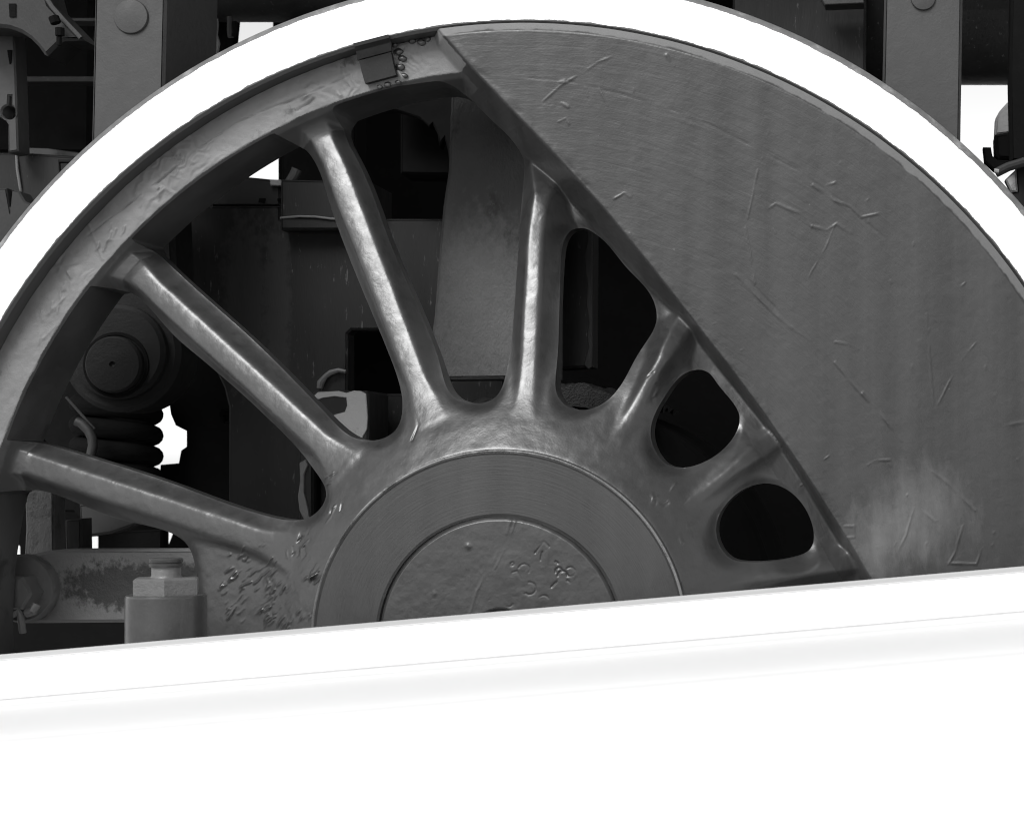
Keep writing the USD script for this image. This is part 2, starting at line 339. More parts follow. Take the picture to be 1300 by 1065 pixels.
# the hidden lower half carries plain holes of the same kind
for a in (242, 262, 282, 302):
    t = np.radians(a); ring = []
    for r, d in ((.33, -6), (.33, 6), (.58, 7), (.6, 5), (.6, -5), (.58, -7)):
        ring.append((C0[0] + r * math.cos(t + math.radians(d)), C0[1] + r * math.sin(t + math.radians(d))))
    q = Polygon(ring).buffer(-.02).buffer(.02); c = np.array([q.exterior.interpolate(s, True).coords[0] for s in np.linspace(0, 1, 100, endpoint=False)])
    hole_poly.append(c)

RIDGES = [((2, 580), (372, 702), .0145, .015), ((168, 345), (440, 594), .0145, .0145), ((398, 150), (549, 536), .016, .0135), ((684, 246), (667, 545), .0105, .012),
          ((857, 424), (776, 578), .006, .008), ((956, 576), (866, 650), .005, .008), ((1066, 716), (895, 752), .006, .008)]
def smax(a, b, k):
    h = np.clip(0.5 + 0.5 * (a - b) / k, 0, 1); return b + (a - b) * h + k * h * (1 - h)
def smin(a, b, k): return -smax(-a, -b, k)

def poly_sd(X, Z, q, margin=0.09):
    """Signed distance to polygon q, positive outside; capped far away."""
    sd = np.full(X.shape, 0.2)
    near = (X > q[:, 0].min() - margin) & (X < q[:, 0].max() + margin) & (Z > q[:, 1].min() - margin) & (Z < q[:, 1].max() + margin)
    x, z = X[near], Z[near]; a, b = q, np.roll(q, -1, 0); best = np.full(len(x), 9.0)
    for (ax, az), (bx, bz) in zip(a, b):
        ex, ez = bx - ax, bz - az; L = ex * ex + ez * ez
        if L < 1e-14: continue
        t = np.clip(((x - ax) * ex + (z - az) * ez) / L, 0, 1)
        best = np.minimum(best, (x - ax - t * ex) ** 2 + (z - az - t * ez) ** 2)
    best = np.sqrt(best); best[contains_xy(Polygon(q).buffer(0), x, z)] *= -1
    sd[near] = best; return sd

# marks in the paint: photo polylines, height and width in metres (positive stands proud)
MARKS_W = [
 ([(660,98),(720,103),(790,120),(850,138),(900,158),(960,188),(1010,215),(1060,250),(1120,300),(1160,340)], -.0007, .0022),
 ([(690,128),(712,108),(740,92),(760,78),(778,72)], .0011, .003), ([(740,104),(746,122)], .0010, .002), ([(760,113),(771,134),(764,133)], .0013, .002),
 ([(700,135),(712,131),(721,136)], .0014, .003), ([(708,155),(718,150),(722,158)], .0010, .002), ([(711,104),(716,103)], .0018, .004),
 ([(780,252),(792,245),(800,250)], .0013, .0025), ([(965,250),(975,265),(985,258),(1000,265),(1018,272),(1030,287),(1050,292),(1062,284),(1080,296)], .0012, .003),
 ([(1032,235),(1060,255),(1080,262),(1093,276),(1130,268)], .0012, .0028), ([(1050,235),(1060,232)], .001, .003),
 ([(962,215),(955,250),(946,290),(952,320),(958,360)], .0010, .0018), ([(1060,285),(1048,315),(1030,345),(1023,360)], .0009, .0016),
 ([(934,348),(960,375),(985,400),(1010,420),(1030,432)], .0014, .0025), ([(940,345),(975,382),(1005,412)], -.0008, .002),
 ([(1060,460),(1085,490),(1112,518),(1145,560)], .0013, .0028), ([(1095,500),(1112,520)], .0016, .004),
 ([(1176,398),(1180,450),(1183,490),(1186,520)], .0010, .0018), ([(1240,434),(1222,455),(1205,485),(1187,522)], .0012, .0022), ([(1187,410),(1198,420)], -.001, .002),
 ([(1060,434),(1080,438),(1097,446)], .0010, .002), ([(1102,590),(1112,584),(1130,584)], .0010, .0022), ([(1184,598),(1205,615),(1238,648)], .001, .003),
 ([(1160,645),(1150,680),(1139,702)], .0013, .0026), ([(1176,690),(1172,715),(1162,728),(1150,716)], .0014, .0028), ([(1222,668),(1213,700),(1205,715),(1240,716),(1246,696)], .0014, .0026),
 ([(1160,640),(1188,662)], .001, .002), ([(1262,676),(1260,692)], .0014, .003), ([(1072,668),(1084,668),(1085,682),(1074,683)], .0014, .0025),
 ([(1275,540),(1300,536)], .0007, .004), ([(880,45),(895,62)], .001, .003), ([(846,70),(850,76)], .002, .004),
]
for i in range(90):                                               # small runs and grit caught in the paint
    a_, r_ = rng.uniform(-.2, 1.9), rng.uniform(.3, .67); xx, zz = r_ * math.cos(a_) / S + 666, 797 - r_ * math.sin(a_) / S
    MARKS_W.append(([(xx, zz), (xx + rng.normal(0, 3), zz + rng.normal(0, 3))], rng.uniform(.0004, .0012), rng.uniform(.0012, .0024)))
MARKS_R = [   # on the rim's face
 ([(110,300),(135,280),(160,262),(200,232),(250,190),(300,155),(330,143),(370,128),(420,108),(445,95)], -.0022, .0018),
 ([(385,125),(398,115),(408,108),(420,112),(432,122)], .0025, .0035), ([(378,140),(392,132),(398,126)], -.002, .003), ([(388,110),(395,104),(404,106)], -.003, .004),
 ([(505,62),(512,75),(503,88),(512,100)], .003, .005), ([(520,50),(535,56),(548,50)], .003, .005), ([(495,55),(520,52)], -.002, .004), ([(113,285),(130,330)], .0016, .002),
 ([(60,400),(75,385),(88,372)], .0014, .003), ([(55,430),(70,415)], .0012, .003), ([(86,345),(95,360),(84,368)], .0018, .003)]
for i in range(46):                                               # wrinkled, thickly laid paint on the rim
    t_ = rng.uniform(.15, .75); px_ = 110 + t_ * 330 + rng.normal(0, 6); a_ = math.atan2(797 - 0, 0)
    ang_ = rng.uniform(math.radians(123), math.radians(152)); r_ = rng.uniform(.662, .682) / S
    x0, z0 = 676 + r_ * math.cos(ang_) * .98, 791 - r_ * math.sin(ang_) * .98; k_ = rng.uniform(6, 15); tt = ang_ + (0.4 if rng.random() < .6 else -1.0) + math.pi / 2
    MARKS_R.append(([(x0, z0), (x0 + k_ * .5 * math.cos(tt) + rng.normal(0, 1.5), z0 - k_ * .5 * math.sin(tt)), (x0 + k_ * math.cos(tt), z0 - k_ * math.sin(tt))], rng.uniform(.0008, .0016), rng.uniform(.0016, .0026)))
MARKS_H = [([(536,560),(541,540),(530,520)], -.002, .002), ([(752,598),(742,600)], .002, .003), ([(880,585),(872,592)], .0014, .003)]
for i in range(130):                                               # wrinkled paint below the lowest spoke
    x0, z0 = rng.uniform(268, 425), rng.uniform(700, 800)
    if x0 > 340 and z0 < 715: continue
    k_ = rng.uniform(6, 18); tt = math.radians(rng.uniform(20, 50) + (x0 - 270) * .12)
    MARKS_H.append(([(x0, z0), (x0 + k_ * .5 * math.cos(tt), z0 - k_ * .5 * math.sin(tt) + rng.normal(0, 1.2)), (x0 + k_ * math.cos(tt), z0 - k_ * math.sin(tt))], rng.uniform(.0012, .0028), rng.uniform(.0016, .0026)))
for cx_, cz_, n_ in ((395, 705, 24), (420, 660, 14), (850, 640, 12), (880, 670, 10), (430, 615, 10), (835, 500, 8)):
    for i in range(n_):
        x0, z0 = cx_ + rng.normal(0, 14), cz_ + rng.normal(0, 14); k_ = rng.uniform(4, 11); tt = rng.uniform(.3, 2.0)
        MARKS_H.append(([(x0, z0), (x0 + k_ * math.cos(tt), z0 - k_ * math.sin(tt))], rng.choice([-1, 1]) * rng.uniform(.0008, .002), rng.uniform(.0015, .0024)))

def add_marks(H, X, Z, marks, y):
    for pts, amp, w in marks:
        q = P2(pts, y); m = 3 * w
        x0, x1, z0, z1 = q[:, 0].min() - m, q[:, 0].max() + m, q[:, 1].min() - m, q[:, 1].max() + m
        i0, i1 = np.searchsorted(X[:, 0], [x0, x1]); j0, j1 = np.searchsorted(Z[0], [z0, z1])
        if i1 <= i0 or j1 <= j0: continue
        x, z = X[i0:i1, j0:j1], Z[i0:i1, j0:j1]; best = np.full(x.shape, 9.0)
        for (ax, az), (bx, bz) in zip(q[:-1], q[1:]):
            ex, ez = bx - ax, bz - az; L = max(ex * ex + ez * ez, 1e-12); t = np.clip(((x - ax) * ex + (z - az) * ez) / L, 0, 1)
            best = np.minimum(best, np.hypot(x - ax - t * ex, z - az - t * ez))
        rough = np.clip((meshkit.noise(np.stack([x * 75, z * 75, 0 * x], -1), 5) - .22) * 2.4, 0, 1.4)
        H[i0:i1, j0:j1] += .7 * amp * rough * np.exp(-(best / (w * 0.55)) ** 2)

def casting(X, Z, detail):
    r = np.hypot(X - C0[0], Z - C0[1]); hE = -yE(X, Z)
    d = np.full(X.shape, 0.2)
    for q in hole_poly: d = np.minimum(d, poly_sd(X, Z, q))
    dp = np.maximum(d, 0)
    base = hE + 0.008 * (1 - np.exp(-dp / 0.008)) + 0.007 * (1 - np.exp(-dp / 0.035))
    flank = hE + 0.004 + dp * 2.0
    H = base; sc0 = chord_sd(X, Z)
    for (a, b, w0, w1_) in RIDGES:
        q = on_edge([a, b], -RH); ax, az = q[0]; e = q[1] - q[0]; L = np.linalg.norm(e); e = e / L
        s = (X - ax) * e[0] + (Z - az) * e[1]; t = np.abs(-(X - ax) * e[1] + (Z - az) * e[0]); sc = np.clip(s / L, 0, 1)
        w = w0 - .002 + (w1_ - w0) * sc + .006 * np.clip((.035 - s) / .05, 0, 1.5) + 0.007 * np.clip((s - L * .88) / .05, 0, 3)
        top = hE + RH + .65 * dish(X, Z) * (1 - .8 * sstep((sc0 + .055) / .045)) + np.where(s < L * .5, .016, 0) * sstep((.025 - s) / .06) * (sc0 < -.10)
        end = np.maximum(-s, 0) * .30 + np.maximum(s - L, 0) * 0.9
        rd = top - np.maximum(t - w, 0) * 1.45 - np.minimum(t / .012, 1.2) ** 2 * .0009 - end
        H = smax(H, np.where(t < .12, rd, -9), 0.0045)
    H = smin(H, flank, 0.004)
    hub = np.interp(r, [0, .203, .23, .265, .30, .36, .5], [.117, .117, .097, .068, .040, -.015, -.16])
    H = smax(H, smin(hub, flank + .01, .01), 0.018)
    rim = np.interp(r, [.4, .59, .620, .6420, .648, .70], [-.55, -.16, -.090, -YR - .007, -YR, -YR])
    H = smax(H, rim, 0.009)
    sc = chord_sd(X, Z)
    cw = np.where(sc > 0, -CWY, -CWY + sc * 2.7)
    cw = smin(cw, np.full_like(cw, -CWY), .006) - np.clip((r - .6815) / .010, 0, 9) * .008
    H = smax(H, cw, 0.005)
    H = np.where((sc > .010) & (r > .3), cw, H)
    Hs = gaussian_filter(H, .0022 / (X[1, 0] - X[0, 0])); H = np.where((sc > -.006) | (r > .625), H, Hs)
    if detail:
        face = (r > .648) & (sc < 0); inw = sc > 0
        pts = np.stack([X, Z, 0 * X], -1)
        f1 = meshkit.fbm(pts * 38, 4, 3) - .5; f2 = meshkit.fbm(pts * 130, 3, 9) - .5
        squig = sum(np.exp(-(((X - q[0]) / q[2]) ** 2 + ((Z - q[1]) / q[2]) ** 2)) for q in [(*P2([a], YR)[0], b * S) for a, b in (((235, 195), 36), ((190, 240), 34), ((80, 345), 28), ((435, 105), 26), ((520, 72), 20))])
        body = (~inw) & (r > .2)
        H = H + np.where(body, f1 * .0017 + f2 * .0003, f1 * .0005 + f2 * .0002)
        H = H + np.where(face, .0014 * (meshkit.fbm(pts * 70, 4, 21) - .5) + .0006 * np.sin(meshkit.fbm(pts * 26, 3, 31) * 55) * squig, 0)
        add_marks(H, X, Z, [(p, a * .7, w * .8) for p, a, w in MARKS_W], CWY); add_marks(H, X, Z, [(p, a * 1.4, w) for p, a, w in MARKS_R], YR); add_marks(H, X, Z, MARKS_H, -.05)
        # the counterweight's straight edge is nicked
        edge = np.exp(-((sc - .003) / .004) ** 2) * (meshkit.fbm(pts * 55, 4, 41) - .5) * .0022
        H = H + np.where(np.abs(sc) < .02, edge, 0)
    return H, d, r, sc

def clip_grid(X, Z, H, sd, keep_tri=None):
    """Triangles of the grid where sd > 0, cut at sd = 0. Returns vertices (x, z, h, sd-free), faces and the cut segments."""
    nx, nz = X.shape; idx = np.arange(nx * nz).reshape(nx, nz)
    a, b, c, d = idx[:-1, :-1].ravel(), idx[1:, :-1].ravel(), idx[1:, 1:].ravel(), idx[:-1, 1:].ravel()
    T = np.vstack([np.c_[a, b, c], np.c_[a, c, d]]); s = sd.ravel(); inside = s[T] > 0; cnt = inside.sum(1)
    V = np.c_[X.ravel(), Z.ravel(), H.ravel()]; full = T[cnt == 3]
    def roll(T, which): return np.stack([T[np.arange(len(T)), (which + k) % 3] for k in range(3)], 1)
    one = cnt == 1; t1 = roll(T[one], inside[one].argmax(1)); two = cnt == 2; t2 = roll(T[two], (~inside[two]).argmax(1))
    pairs = np.vstack([t1[:, [0, 1]], t1[:, [0, 2]], t2[:, [0, 1]], t2[:, [0, 2]]]); key = np.sort(pairs, 1)
    u, inv = np.unique(key, axis=0, return_inverse=True); inv = inv.ravel(); tt = s[u[:, 0]] / (s[u[:, 0]] - s[u[:, 1]])
    new = V[u[:, 0]] * (1 - tt[:, None]) + V[u[:, 1]] * tt[:, None]; inv = inv + len(V); n1, n2 = len(t1), len(t2)
    p1, p2, p3, p4 = inv[:n1], inv[n1:2 * n1], inv[2 * n1:2 * n1 + n2], inv[2 * n1 + n2:]
    F = np.vstack([full, np.c_[t1[:, 0], p1, p2], np.c_[p3, t2[:, 1], t2[:, 2]], np.c_[p3, t2[:, 2], p4]])
    seg = np.vstack([np.c_[p1, p2], np.c_[p4, p3]])
    return np.vstack([V, new]), F, seg

def vnormals(v, f):
    n = np.zeros_like(v); fn = np.cross(v[f[:, 1]] - v[f[:, 0]], v[f[:, 2]] - v[f[:, 0]])
    for k in range(3): np.add.at(n, f[:, k], fn)
    return n / np.maximum(np.linalg.norm(n, axis=1, keepdims=True), 1e-20)

def sub(v, f, n=None):
    u, inv = np.unique(f.ravel(), return_inverse=True); return v[u], inv.reshape(-1, 3), (None if n is None else n[u])

wheel = thing('driving_wheel', 'black spoked locomotive wheel with white tyre and big crescent counterweight', 'wheel', (C0[0], 0, 0))
RC = .6925; BACK = .125
zsplit = P(0, 905, -.05)[2]
parts = {}
def region(cx, cz):
    r = np.hypot(cx - C0[0], cz - C0[1]); sc = chord_sd(cx, cz)
    best = np.full(cx.shape, 9.0); who = np.zeros(cx.shape, int)
    dirs = []
    for i, (a, b, _, _) in enumerate(RIDGES):
        q = on_edge([a, b], -RH); dirs.append(math.atan2(*((q[0] - np.array(C0))[::-1])))
    dirs += [math.radians(x) for x in (232, 252, 272, 292, 312)]
    ang = np.arctan2(cz - C0[1], cx - C0[0])
    for i, a in enumerate(dirs):
        dd = np.abs((ang - a + math.pi) % (2 * math.pi) - math.pi); m = dd < best; best[m] = dd[m]; who[m] = i
    out = who + 10
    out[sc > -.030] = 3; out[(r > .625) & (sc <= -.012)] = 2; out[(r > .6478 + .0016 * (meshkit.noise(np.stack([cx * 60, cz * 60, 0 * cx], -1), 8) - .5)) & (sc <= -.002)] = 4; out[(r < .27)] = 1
    return out
for X0, X1, Z0, Z1, st, det in ((-.70, .70, zsplit, C0[1] + .70, .00125, True), (-.70, .70, C0[1] - .70, zsplit, .008, False)):
    if det: X0, X1 = P(-60, 0, 0)[0], .70
    xs = np.arange(X0, X1 + st, st); zs = np.linspace(Z0, Z1, max(2, int(round((Z1 - Z0) / st)) + 1))
    X, Z = np.meshgrid(xs, zs, indexing='ij')
    if det:
        H, d, r, sc = casting(X, Z, True)
    else:
        H, d, r, sc = casting(X, Z, False)
    sd = np.minimum(d, RC - r)
    V, F, seg = clip_grid(X, Z, H, sd)
    v3 = np.c_[V[:, 0], -V[:, 2], V[:, 1]]
    # front faces must look towards -y
    fn = np.cross(v3[F[:, 1]] - v3[F[:, 0]], v3[F[:, 2]] - v3[F[:, 0]])
    if fn[:, 1].mean() > 0: F = F[:, ::-1]
    N = vnormals(v3, F); cen = v3[F].mean(1); reg = region(cen[:, 0], cen[:, 2])
    # walls of the openings
    a, b = v3[seg[:, 0]], v3[seg[:, 1]]; lv = [a, b]
    for yy in (BACK,):
        a2, b2 = a.copy(), b.copy(); a2[:, 1] = back(a[:, 0], a[:, 2]); b2[:, 1] = back(b[:, 0], b[:, 2]); lv += [a2, b2]
    m = len(a); W = np.vstack(lv); i = np.arange(m); wf = np.vstack([np.c_[i, i + m, i + 3 * m], np.c_[i, i + 3 * m, i + 2 * m]])
    mid = (a + b) / 2; wreg = np.tile(region(mid[:, 0], mid[:, 2]), 2); onr = np.tile(np.hypot(mid[:, 0] - C0[0], mid[:, 2] - C0[1]) < RC - .002, 2)
    wf, wreg = wf[onr], wreg[onr]
    # orient walls by the gradient of sd (outward is where sd falls)
    tri = W[wf]; fnw = np.cross(tri[:, 1] - tri[:, 0], tri[:, 2] - tri[:, 0])
    e = 1e-3; c3 = tri.mean(1)
    fx = (xs[1] - xs[0]); gx, gz = np.gradient(sd, xs, zs); ii = np.clip(((c3[:, 0] - xs[0]) / fx).round().astype(int), 0, len(xs) - 1); jj = np.clip(((c3[:, 2] - zs[0]) / (zs[1] - zs[0])).round().astype(int), 0, len(zs) - 1)
    flip = (fnw[:, 0] * gx[ii, jj] + fnw[:, 2] * gz[ii, jj]) > 0
    wf[flip] = wf[flip][:, ::-1]
    for k in np.unique(np.r_[reg, wreg]):
        pv, pf, pn = [], [], []
        if (reg == k).any():
            v_, f_, n_ = sub(v3, F[reg == k], N); pv.append(v_); pf.append(f_); pn.append(n_)
        if (wreg == k).any():
            mt = trimesh.Trimesh(W, wf[wreg == k], process=True); mt.merge_vertices(digits_vertex=5)
            v_, f_, n_ = meshkit.arrays(mt, True); o = len(pv[0]) if pv else 0
            pv.append(v_); pf.append(f_ + o); pn.append(n_)
        parts.setdefault(int(k), []).append((np.vstack(pv), np.vstack(pf), np.vstack(pn)))
for k, L in sorted(parts.items()):
    o, pv, pf, pn = 0, [], [], []
    for v_, f_, n_ in L: pv.append(v_); pf.append(f_ + o); pn.append(n_); o += len(v_)
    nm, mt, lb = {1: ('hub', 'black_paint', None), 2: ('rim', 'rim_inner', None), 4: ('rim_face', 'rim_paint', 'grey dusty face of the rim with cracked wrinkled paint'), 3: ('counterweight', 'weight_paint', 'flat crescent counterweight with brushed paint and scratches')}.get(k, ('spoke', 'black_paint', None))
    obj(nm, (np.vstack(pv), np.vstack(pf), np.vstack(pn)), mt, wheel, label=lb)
xs = np.arange(-.70, .701, .005); X, Z = np.meshgrid(xs, xs + C0[1], indexing='ij'); r = np.hypot(X - C0[0], Z - C0[1]); d = RC - r
for q in hole_poly: d = np.minimum(d, poly_sd(X, Z, q))
V, F, seg = clip_grid(X, Z, back(X, Z) - .0005, d); v3 = np.c_[V[:, 0], V[:, 2], V[:, 1]]
if np.cross(v3[F[:, 1]] - v3[F[:, 0]], v3[F[:, 2]] - v3[F[:, 0]])[:, 1].mean() < 0: F = F[:, ::-1]
v_, f_, n_ = sub(v3, F, vnormals(v3, F)); obj('rear_face', (v_, f_, n_), 'shade_black', wheel)
# tyre
tp = [(.693, .125), (.693, .003), (.696, 0), (.7405, .0), (.7425, .0006), (.7490, .0055), (.7500, .008), (.7480, .085), (.7515, .100), (.762, .112), (.766, .118), (.766, .126), (.760, .134), (.693, .134), (.693, .125)]
ty = lathe_y(tp, C0, 360); ty.fix_normals()
tyo = obj('tyre', ty, 'tyre_paint', wheel, smooth=35, label='bright white painted tyre with bare steel edge')
# hub ring and axle end
hy = -.124
hr = lathe_y([(.2035, -.10), (.2035, hy + .003), (.2015, hy), (.1995, hy - .0008), (.1975, hy + .0005), (.134, hy + .0005), (.1315, hy + .002), (.1312, hy + .03)], C0, 240); hr.fix_normals()
hubp = stage.GetPrimAtPath('/World/driving_wheel/hub')
bd = lathe_y([(.2012 + .0016 * math.cos(t), hy - .0003 + .0012 * math.sin(t)) for t in np.linspace(0, 2 * math.pi, 9)], C0, 200); bd.fix_normals()
obj('ring_edge', bd, 'worn_highlight', wheel, label='thin worn edge round the hub ring with its highlight painted in lighter grey')  # lighter bead paints the highlight along the worn ring edge
obj('hub_ring', hr, 'turned_paint', wheel, smooth=20)
st = .0008; xs = np.arange(-.132, .1321, st); X, Z = np.meshgrid(xs + C0[0], np.arange(-.132, .1321, st) + C0[1], indexing='ij')
r = np.hypot(X - C0[0], Z - C0[1]); H = np.full(X.shape, -hy - .001)
H -= np.clip((r - .1265) / .002, 0, 9) * .002; H -= np.clip((.0325 - r) / .003, 0, 1) * .004 + np.where(r < .0295, .02, 0)
pts = np.stack([X, Z, 0 * X], -1); H += (meshkit.fbm(pts * 40, 3, 2) - .5) * .0008 + (meshkit.fbm(pts * 200, 3, 4) - .5) * .0003
def arc(cx, cz, rr, a0, a1, k=9): return [(cx + rr * math.cos(math.radians(a)), cz - rr * math.sin(math.radians(a))) for a in np.linspace(a0, a1, k)]
STAMPS = [([(679,702),(690,687),(697,694)], -1), ([(688,701),(686,711)], -1), (arc(665, 723, 7, 160, -30), -1), ([(650,727),(656,725),(661,735)], -1), (arc(672, 747, 8, 100, -130), -1), (arc(690, 763, 7, 0, 360, 15), -1),
          (arc(724, 726, 6, 130, -150), -1), (arc(714, 731, 6, 180, 0), -1), (arc(709, 725, 4, 30, 200), -1), ([(705,713),(708,715)], -1), (arc(725, 749, 4, 0, 360, 11), -1), ([(733,745),(737,748)], -1), ([(720,737),(724,740)], -1), ([(621,762),(625,764)], -1), (arc(646, 765, 5, 180, 340), -1), ([(700,745),(706,739)], -1), (arc(650, 716, 2, 0, 360), -1)]
add_marks(H, X, Z, [(p, -.0013, .0018) for p, _ in STAMPS], hy)
add_marks(H, X, Z, [([(648,662),(640,685),(624,715),(605,750),(596,780)], .0006, .003), ([(654,662),(645,688),(628,722)], .0005, .002), ([(594,693),(595,694)], .0016, .005), ([(550,752),(551,753)], .0016, .0045), ([(620,666),(621,667)], .0015, .004), ([(700,680),(690,720)], .0004, .006)], hy)
V, F, seg = clip_grid(X, Z, H, .1295 - r); v3 = np.c_[V[:, 0], -V[:, 2], V[:, 1]]
if np.cross(v3[F[:, 1]] - v3[F[:, 0]], v3[F[:, 2]] - v3[F[:, 0]])[:, 1].mean() > 0: F = F[:, ::-1]
v_, f_, n_ = sub(v3, F, vnormals(v3, F)); obj('axle_end', (v_, f_, n_), 'hub_paint', wheel, label='round axle end with stamped marks and a centre hole')
ob = lathe_y([(.1312, hy + .03), (0, hy + .03)], C0, 48); obj('axle_shoulder', ob, 'shade_black', wheel, smooth=False)

# clip bent over the joint of tyre and rim
def strip(path, w0, w1, t=.004):
    """A bent flat strip: path of (px, py, y) mid points, half widths along the tangent of the wheel."""
    V, F = [], []
    for (px, py, y), w in zip(path, np.linspace(w0, w1, len(path))):
        c = P(px, py, y); u = np.array([c[0] - C0[0], 0, c[2] - C0[1]]); u /= np.linalg.norm(u); tg = np.array([u[2], 0, -u[0]])
        for sx in (-1, 1):
            for sy in (0, t): V.append(c + tg * sx * w + np.array([0, sy, 0]))
    for i in range(len(path) - 1):
        o = i * 4
        for a, b in ((0, 2), (2, 3), (3, 1), (1, 0)): F += [[o + a, o + b, o + 4 + b], [o + a, o + 4 + b, o + 4 + a]]
    e = (len(path) - 1) * 4; F += [[0, 1, 3], [0, 3, 2], [e, e + 2, e + 3], [e, e + 3, e + 1]]
    m = trimesh.Trimesh(np.array(V), np.array(F), process=False); m.fix_normals(); return m
cl = thing('joint_clip', 'dark bent metal clip folded over the joint of white tyre and rim', 'clip', P(470, 70, 0))
obj('tab', strip([(466, 33, -.003), (468, 44, -.006), (470, 50, -.006)], .016, .021), 'white_paint', cl, smooth=20, label='white painted tab lying on the tyre')
obj('bend', strip([(470, 50, -.0062), (472, 54, -.004), (474, 60, .004), (475, 71, .012)], .0205, .0205), 'black_paint', cl, smooth=20)
obj('plate', strip([(476, 72, .011), (479, 86, .013), (483, 101, .015)], .019, .0185, .008), 'frame_paint', cl, smooth=20)
for bx, bz, br in ((500, 57, 3.5), (506, 66, 5), (511, 75, 4.5), (508, 86, 5), (513, 97, 4), (505, 105, 3), (492, 108, 3.5), (482, 111, 3), (462, 66, 3.5), (458, 58, 3), (523, 52, 4), (535, 54, 4.5), (543, 50, 3.5)):
    q = trimesh.creation.icosphere(2, 1.0); q.vertices = q.vertices * (np.array([1.25, .7, 1.0]) * br * S) * (1 + .35 * (meshkit.noise(q.vertices * 1.3 + bx, 3)[:, None] - .5)) + P(bx, bz, YR - .001)
    obj('sealant_bead', q, 'black_paint', cl, smooth=True)

# ------------------------------------------------------------------ white beam across the foreground
bm = thing('white_beam', 'long white painted beam with moulded front running across below the wheel', 'beam', P(650, 800, -.4))
ya, yb = -.335, -.395
pa, pb = P(-40, 837.5, ya), P(1340, 718.5, ya); e = (pb - pa); L = np.linalg.norm(e); e /= L; up = np.array([-e[2], 0, e[0]])
ext_ = .8
def beam(prof, mat, name, ch=None):
    prof = np.asarray(prof, float); xs_ = np.linspace(-ext_, L + ext_, 3)
    V = np.vstack([[pa + e * s + up * zz + np.array([0, yy - ya, 0]) for yy, zz in prof] for s in xs_]); k = len(prof); F = []
    for i in range(len(xs_) - 1):
        for j in range(k):
            a, b = i * k + j, i * k + (j + 1) % k; F += [[a, b, b + k], [a, b + k, a + k]]
    capf = np.array([[0, j, j + 1] for j in range(1, k - 1)])
    m = trimesh.Trimesh(V, F, process=False); m.fix_normals()
    c0 = trimesh.Trimesh(V[:k], capf, process=False); c1 = trimesh.Trimesh(V[-k:], capf, process=False)
    m = cat([m, c0, c1]); return obj(name, m, mat, bm, smooth=30)
beam([(ya, .0025), (ya, .0003), (yb + .002, .0003), (yb + .002, .0015)], 'white_cap', 'dusty_top')
beam([(ya, 0), (yb, 0), (yb - .004, -.004), (yb - .005, -.009), (yb - .005, -.031), (yb - .0042, -.0345), (yb - .0015, -.0362), (ya, -.0362)], 'white_paint', 'top_rail')
sm = lambda t: np.clip(t, 0, 1) ** 2 * (3 - 2 * np.clip(t, 0, 1))
cove = [(yb + .001, -.034)] + [(yb - .003 + .025 * sm(q / .048) - .027 * sm((q - .048) / .10), -.0345 - q) for q in np.linspace(.001, .175, 80)]
beam([(ya - .001, -.034)] + cove + [(cove[-1][0] - .004, cove[-1][1] - .02), (cove[-1][0] - .006, -.40), (ya - .001, -.40)], 'white_paint', 'moulded_face')

# ------------------------------------------------------------------ oil cup in front of the wheel
yo = -.24; ko = S * (D + yo) / D; oc = P(211, 760, yo)
oil = thing('oil_cup', 'grey round oil cup with six-sided collar and knob behind the white beam', 'oil cup', (oc[0], yo, P(0, 850, yo)[2]))
zz = lambda py: P(0, py, yo)[2]
c2 = (oc[0], yo)
obj('body', lathe_z([(0, zz(860)), (48.5 * ko, zz(860)), (48.5 * ko, zz(758)), (47.6 * ko, zz(755)), (45 * ko, zz(754)), (0, zz(754))], c2, 64), 'oiler_metal', oil)
hx = 43 * ko
obj('collar', lathe_z([(0, zz(756)), (hx, zz(756)), (hx, zz(735)), (hx - .003, zz(733)), (0, zz(732))], c2, flats=6), 'oiler_top', oil, smooth=20)
obj('neck', lathe_z([(0, zz(733)), (19 * ko, zz(733)), (17.5 * ko, zz(730)), (17.5 * ko, zz(719)), (0, zz(719))], c2), 'oiler_top', oil)
obj('knob', lathe_z([(0, zz(719.5)), (19.5 * ko, zz(719.5)), (20.5 * ko, zz(717)), (20.5 * ko, zz(716)), (18.5 * ko, zz(714.5)), (20 * ko, zz(713)), (20.5 * ko, zz(710)), (19 * ko, zz(708.5)), (0, zz(708))], c2), 'oiler_metal', oil)

# ------------------------------------------------------------------ frame and gear behind the wheel
def simple(name, label, cat_, poly, y, th, mat, ch=.003):
    m = plate(poly, y, th, ch); c = m.bounds.mean(0)
    return tag(obj(name, m, mat), label, cat_)

def hanger(name, label, poly, y, th, bolt, rb):
    t = thing(name, label, 'hanger plate', P(*poly[0], y), 'grey hanger plates behind the tyre')
    obj('plate', plate(poly, y, th, .004), 'pillar_paint', t)
    c = P(*bolt, y); k = S * (D + y) / D
    obj('bolt', lathe_y([(rb * k, y + .002), (rb * k, y - .0012), (rb * k * .95, y - .003), (rb * k * .5, y - .0042), (0, y - .0044)], (c[0], c[2]), 40), 'pillar_paint', t)
    return t
hanger('hanger_plate', 'tall grey hanger plate with round bolt left of the tyre top', [(122, -120), (213.5, -120), (205, 240), (114, 240)], .17, .16, (167, 22), 22)
hanger('hanger_plate', 'tall grey hanger plate behind the right shoulder of the white tyre', [(1125, -120), (1224, -120), (1218, 260), (1117, 260)], .17, .11, (1172, -2), 16)
